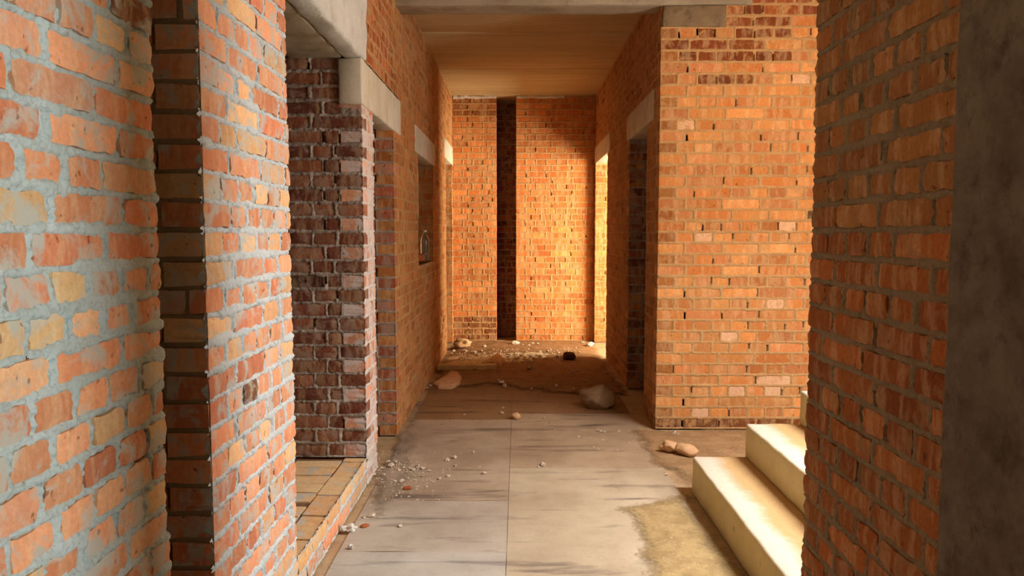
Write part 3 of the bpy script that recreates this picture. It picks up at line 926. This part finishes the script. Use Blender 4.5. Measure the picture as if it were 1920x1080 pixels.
put('brick_fragment', stone_mesh('brick_fragment', 40, 0.3, 2, 6), M_REDCHIP, 684, 986, 0.05, 0.035, 0.015, 0.5, 'orange brick fragment right of the larger white foam scrap', 'brick fragment')

def slab_piece(name, pts, z0, th, mat, label, cat):
    """a broken flat plaster flake with an irregular outline, real thickness"""
    P = [floor_at(*p) for p in pts]
    n = len(P)
    c = sum(P, Vector()) / n
    vs, fs = [], []
    rings = [(1.0, 0.0), (1.0, th * .7), (0.9, th), (0.45, th * 1.35)]
    for s, z in rings:
        for i, p in enumerate(P):
            q = c + (p - c) * s
            vs.append((q.x, q.y, z0 + z + 0.004 * mnoise.noise(q * 20)))
    for r_ in range(len(rings) - 1):
        for i in range(n):
            j = (i + 1) % n
            fs.append((r_ * n + i, r_ * n + j, (r_ + 1) * n + j, (r_ + 1) * n + i))
    fs.append(tuple((len(rings) - 1) * n + i for i in range(n)))
    m = bpy.data.meshes.new(name); m.from_pydata(vs, [], fs); m.update()
    bm = bmesh.new(); bm.from_mesh(m); bmesh.ops.recalc_face_normals(bm, faces=bm.faces); bm.to_mesh(m); bm.free()
    return tag(link(name, m, mat), label, cat)
slab_piece('plaster_flake', [(812, 722), (822, 728), (846, 729), (862, 722), (866, 712), (858, 700), (846, 698), (836, 708)], -0.006, 0.035, M_PINK,
           'broken pinkish plaster flake on the floor by the left wall', 'plaster flake')
slab_piece('plaster_flake', [(922, 688), (937, 691), (946, 683), (934, 672), (924, 676)], 0.008, 0.06, M_PINK,
           'pinkish plaster flake leaning over the end of the pale board', 'plaster flake')

# pale board lying across the corridor
M_BOARD = plain_mat('board_pale', (226, 204, 158), (206, 180, 134), 6, 0.2)
A = floor_at(822, 694); B = floor_at(916, 688)
bd = rough_box('wooden_board', 0, (B - A).length + 0.06, -0.06, 0.06, 0.008, 0.06, M_BOARD, None, seg=0.06, amp=0.002, seed=3, bevel=0.004)
bd.location = (XL + 0.02, A.y, 0); bd.rotation_euler = (0, 0, 0.03)
tag(bd, 'pale wooden board lying across the corridor below the left wall', 'board')

# bottle and brick end on the ledge of the small wall opening
def lathe(name, prof, mat, parent=None, n=20):
    vs, fs = [], []
    for (r_, z) in prof:
        for i in range(n):
            a = 2 * math.pi * i / n
            vs.append((r_ * math.cos(a), r_ * math.sin(a), z))
    for k in range(len(prof) - 1):
        for i in range(n):
            j = (i + 1) % n
            fs.append((k * n + i, k * n + j, (k + 1) * n + j, (k + 1) * n + i))
    fs.append(tuple(range(n - 1, -1, -1))); fs.append(tuple((len(prof) - 1) * n + i for i in range(n)))
    m = bpy.data.meshes.new(name); m.from_pydata(vs, [], fs); m.update()
    for p in m.polygons: p.use_smooth = True
    return link(name, m, mat, parent)
t = NT('bottle_plastic'); t.bsdf.inputs['Base Color'].default_value = srgb(210, 215, 205); t.bsdf.inputs['Roughness'].default_value = 0.12
t.bsdf.inputs['Transmission Weight'].default_value = 0.85; t.bsdf.inputs['IOR'].default_value = 1.35; t.bsdf.inputs['Specular IOR Level'].default_value = 0.6
M_BOT = t.m
bot = bpy.data.objects.new('plastic_bottle', None); COL.objects.link(bot); bot.location = (-0.905, 7.22, 1.148)
tag(bot, 'clear plastic bottle standing on the ledge of the small wall opening', 'bottle')
lathe('bottle_body', [(0.036, 0), (0.043, 0.006), (0.043, 0.06), (0.039, 0.075), (0.043, 0.09), (0.043, 0.19), (0.034, 0.225), (0.017, 0.258), (0.014, 0.27), (0.014, 0.282)], M_BOT, bot)
lathe('bottle_cap', [(0.0165, 0.27), (0.0165, 0.288), (0.013, 0.291)], M_WHITE, bot)
be = bpy.data.objects.new('loose_brick', brick_mesh('loose_brick', 0.20, 6, 3, 0.008, 5)); COL.objects.link(be)
be.data.materials.append(M_REDCHIP)
be.location = (-0.90, 6.95, 1.18); be.rotation_euler = (0, 0, 1.35)
tag(be, 'loose orange brick lying on the ledge beside the plastic bottle', 'brick')

# crumbs: individual small chips
CHIPS = [stone_mesh('crumb', 100 + i, 0.9, 2, 9) for i in range(6)]
for m in CHIPS:
    m.materials.append(M_CHIP)
    for p in m.polygons: p.use_smooth = False
def chip(px, py, size, label, group, k, mat=M_CHIP):
    o = bpy.data.objects.new('plaster_crumb', CHIPS[k % 6]); COL.objects.link(o)
    P = floor_at(px, py)
    r_ = random.Random(k * 13 + int(px))
    o.location = (P.x, P.y, ground_z(P.x, P.y) - 0.002)
    size *= 1.1
    o.scale = (size, size * r_.uniform(.6, 1.1), size * r_.uniform(.35, .65))
    o.rotation_euler = (0, 0, r_.uniform(0, 6))
    tag(o, label, 'crumb', group)
L1 = 'small white plaster crumb scattered on the left sheet near the brick sill'
G1 = 'plaster crumbs by the brick sill'
spots = [(852, 858, 9), (838, 863, 9), (888, 848, 6), (907, 888, 10), (854, 873, 7), (840, 892, 7), (824, 897, 6), (899, 874, 4), (783, 875, 9), (793, 878, 9), (804, 882, 8), (775, 881, 7),
         (768, 878, 6), (733, 876, 10), (740, 870, 9), (728, 868, 8), (716, 880, 8), (748, 884, 6), (757, 879, 5), (705, 872, 8), (742, 930, 6), (749, 926, 5), (766, 931, 5), (782, 936, 4), (740, 905, 6),
         (752, 903, 9), (765, 897, 5), (780, 900, 4), (800, 913, 4), (792, 892, 4), (750, 986, 6), (697, 967, 9), (682, 969, 7), (812, 902, 4), (823, 936, 4), (700, 890, 8), (721, 893, 6), (690, 880, 9), (770, 865, 5)]
for i, (x, y, s) in enumerate(spots): chip(x, y, s * 0.0036, L1, G1, i)
L2 = 'small pale plaster crumb on the right sheet before the broad brick wall'
G2 = 'plaster crumbs before the broad brick wall'
for i, (x, y, s) in enumerate([(1019, 872, 10), (1010, 874, 6), (1084, 819, 7), (1121, 807, 8), (1127, 808, 8), (1134, 809, 7), (1160, 808, 7), (1108, 820, 5), (1131, 824, 5), (1112, 838, 5), (1122, 842, 5), (1158, 843, 4), (1264, 815, 9), (1272, 816, 8), (1249, 890, 7), (1040, 805, 4), (1180, 829, 4)]):
    chip(x, y, s * 0.0036, L2, G2, 50 + i)
L3 = 'beige plaster crumb on the brown floor of the middle corridor'
G3 = 'plaster crumbs in the middle corridor'
for i, (x, y, s) in enumerate([(941, 775, 8), (943, 764, 6), (871, 777, 4), (1020, 784, 6), (940, 720, 12), (946, 724, 12), (934, 716, 9), (992, 695, 14), (1000, 693, 10), (1075, 702, 10), (1085, 700, 8), (1043, 727, 9), (996, 730, 6), (807, 724, 8), (800, 727, 6), (1076, 733, 8)]):
    chip(x, y, s * 0.0045, L3, G3, 80 + i)
L4 = 'bright white plaster crumb in the lit rubble strip of the far floor'
G4 = 'rubble crumbs on the lit far floor'
r = random.Random(78)
taken = []
n_done = 0
while n_done < 46:
    if n_done < 26: x, y = r.gauss(962, 14), r.uniform(668, 684)
    elif n_done < 38: x, y = r.uniform(985, 1048), r.uniform(662, 676)
    else: x, y = r.uniform(868, 912), r.uniform(660, 672)
    P = floor_at(x, y); size = r.uniform(0.025, 0.065)
    if (908 < x < 952 and y > 666) or any(math.hypot(P.x - q[0], P.y - q[1]) < 0.7 * (size + q[2]) for q in taken):
        if r.random() > 0.002: continue
    taken.append((P.x, P.y, size))
    chip(x, y, size, L4, G4, 120 + n_done)
    n_done += 1
L5 = 'small pale crumb on the far floor close to the back wall'
for i, (x, y, s) in enumerate([(866, 645, 10), (876, 643, 8), (1000, 646, 8), (1008, 648, 7), (992, 650, 6), (908, 653, 8), (850, 660, 10), (846, 664, 8), (1092, 645, 9), (980, 649, 6)]):
    chip(x, y, s * 0.006, L5, 'crumbs close to the back wall', 180 + i)

# fine crumbs too many to count
def crumb_scatter(name, n, gen, smin, smax, mat, label, seed):
    r_ = random.Random(seed)
    vs, fs = [], []
    for _ in range(n):
        px, py = gen(r_)
        P = floor_at(px, py); z = ground_z(P.x, P.y)
        q = r_.uniform(smin, smax)
        b = len(vs); a0 = r_.uniform(0, 6.28)
        for k in range(4):
            vs.append((P.x + q * math.cos(a0 + k * 1.57) * r_.uniform(.5, 1), P.y + q * math.sin(a0 + k * 1.57) * r_.uniform(.5, 1), z - 0.001))
        vs.append((P.x + r_.uniform(-.3, .3) * q, P.y + r_.uniform(-.3, .3) * q, z + q * r_.uniform(.5, 1.0)))
        fs += [(b, b + 1, b + 4), (b + 1, b + 2, b + 4), (b + 2, b + 3, b + 4), (b + 3, b, b + 4)]
    m = bpy.data.meshes.new(name); m.from_pydata(vs, [], fs); m.update()
    o = link(name, m, mat, floor); o['kind'] = 'stuff'; o['label'] = label
crumb_scatter('crumb_scatter', 420, lambda r_: (r_.gauss(755, 42), min(960, max(845, r_.gauss(886, 22)))), 0.002, 0.008, M_CHIP, 'fine white plaster crumbs strewn near the brick sill', 1)
crumb_scatter('crumb_scatter', 160, lambda r_: (r_.uniform(830, 1250), r_.uniform(800, 1060)), 0.0015, 0.005, M_CHIP, 'sparse fine plaster specks on the floor sheets', 2)
crumb_scatter('crumb_scatter', 200, lambda r_: (r_.uniform(690, 1200), r_.uniform(700, 800)), 0.003, 0.009, M_DARKSTONE, 'fine brown grit on the middle corridor floor', 3)
crumb_scatter('crumb_scatter', 260, lambda r_: (r_.uniform(850, 1090), r_.gauss(668, 8)), 0.005, 0.02, M_CHIP, 'fine pale rubble on the lit far floor', 4)
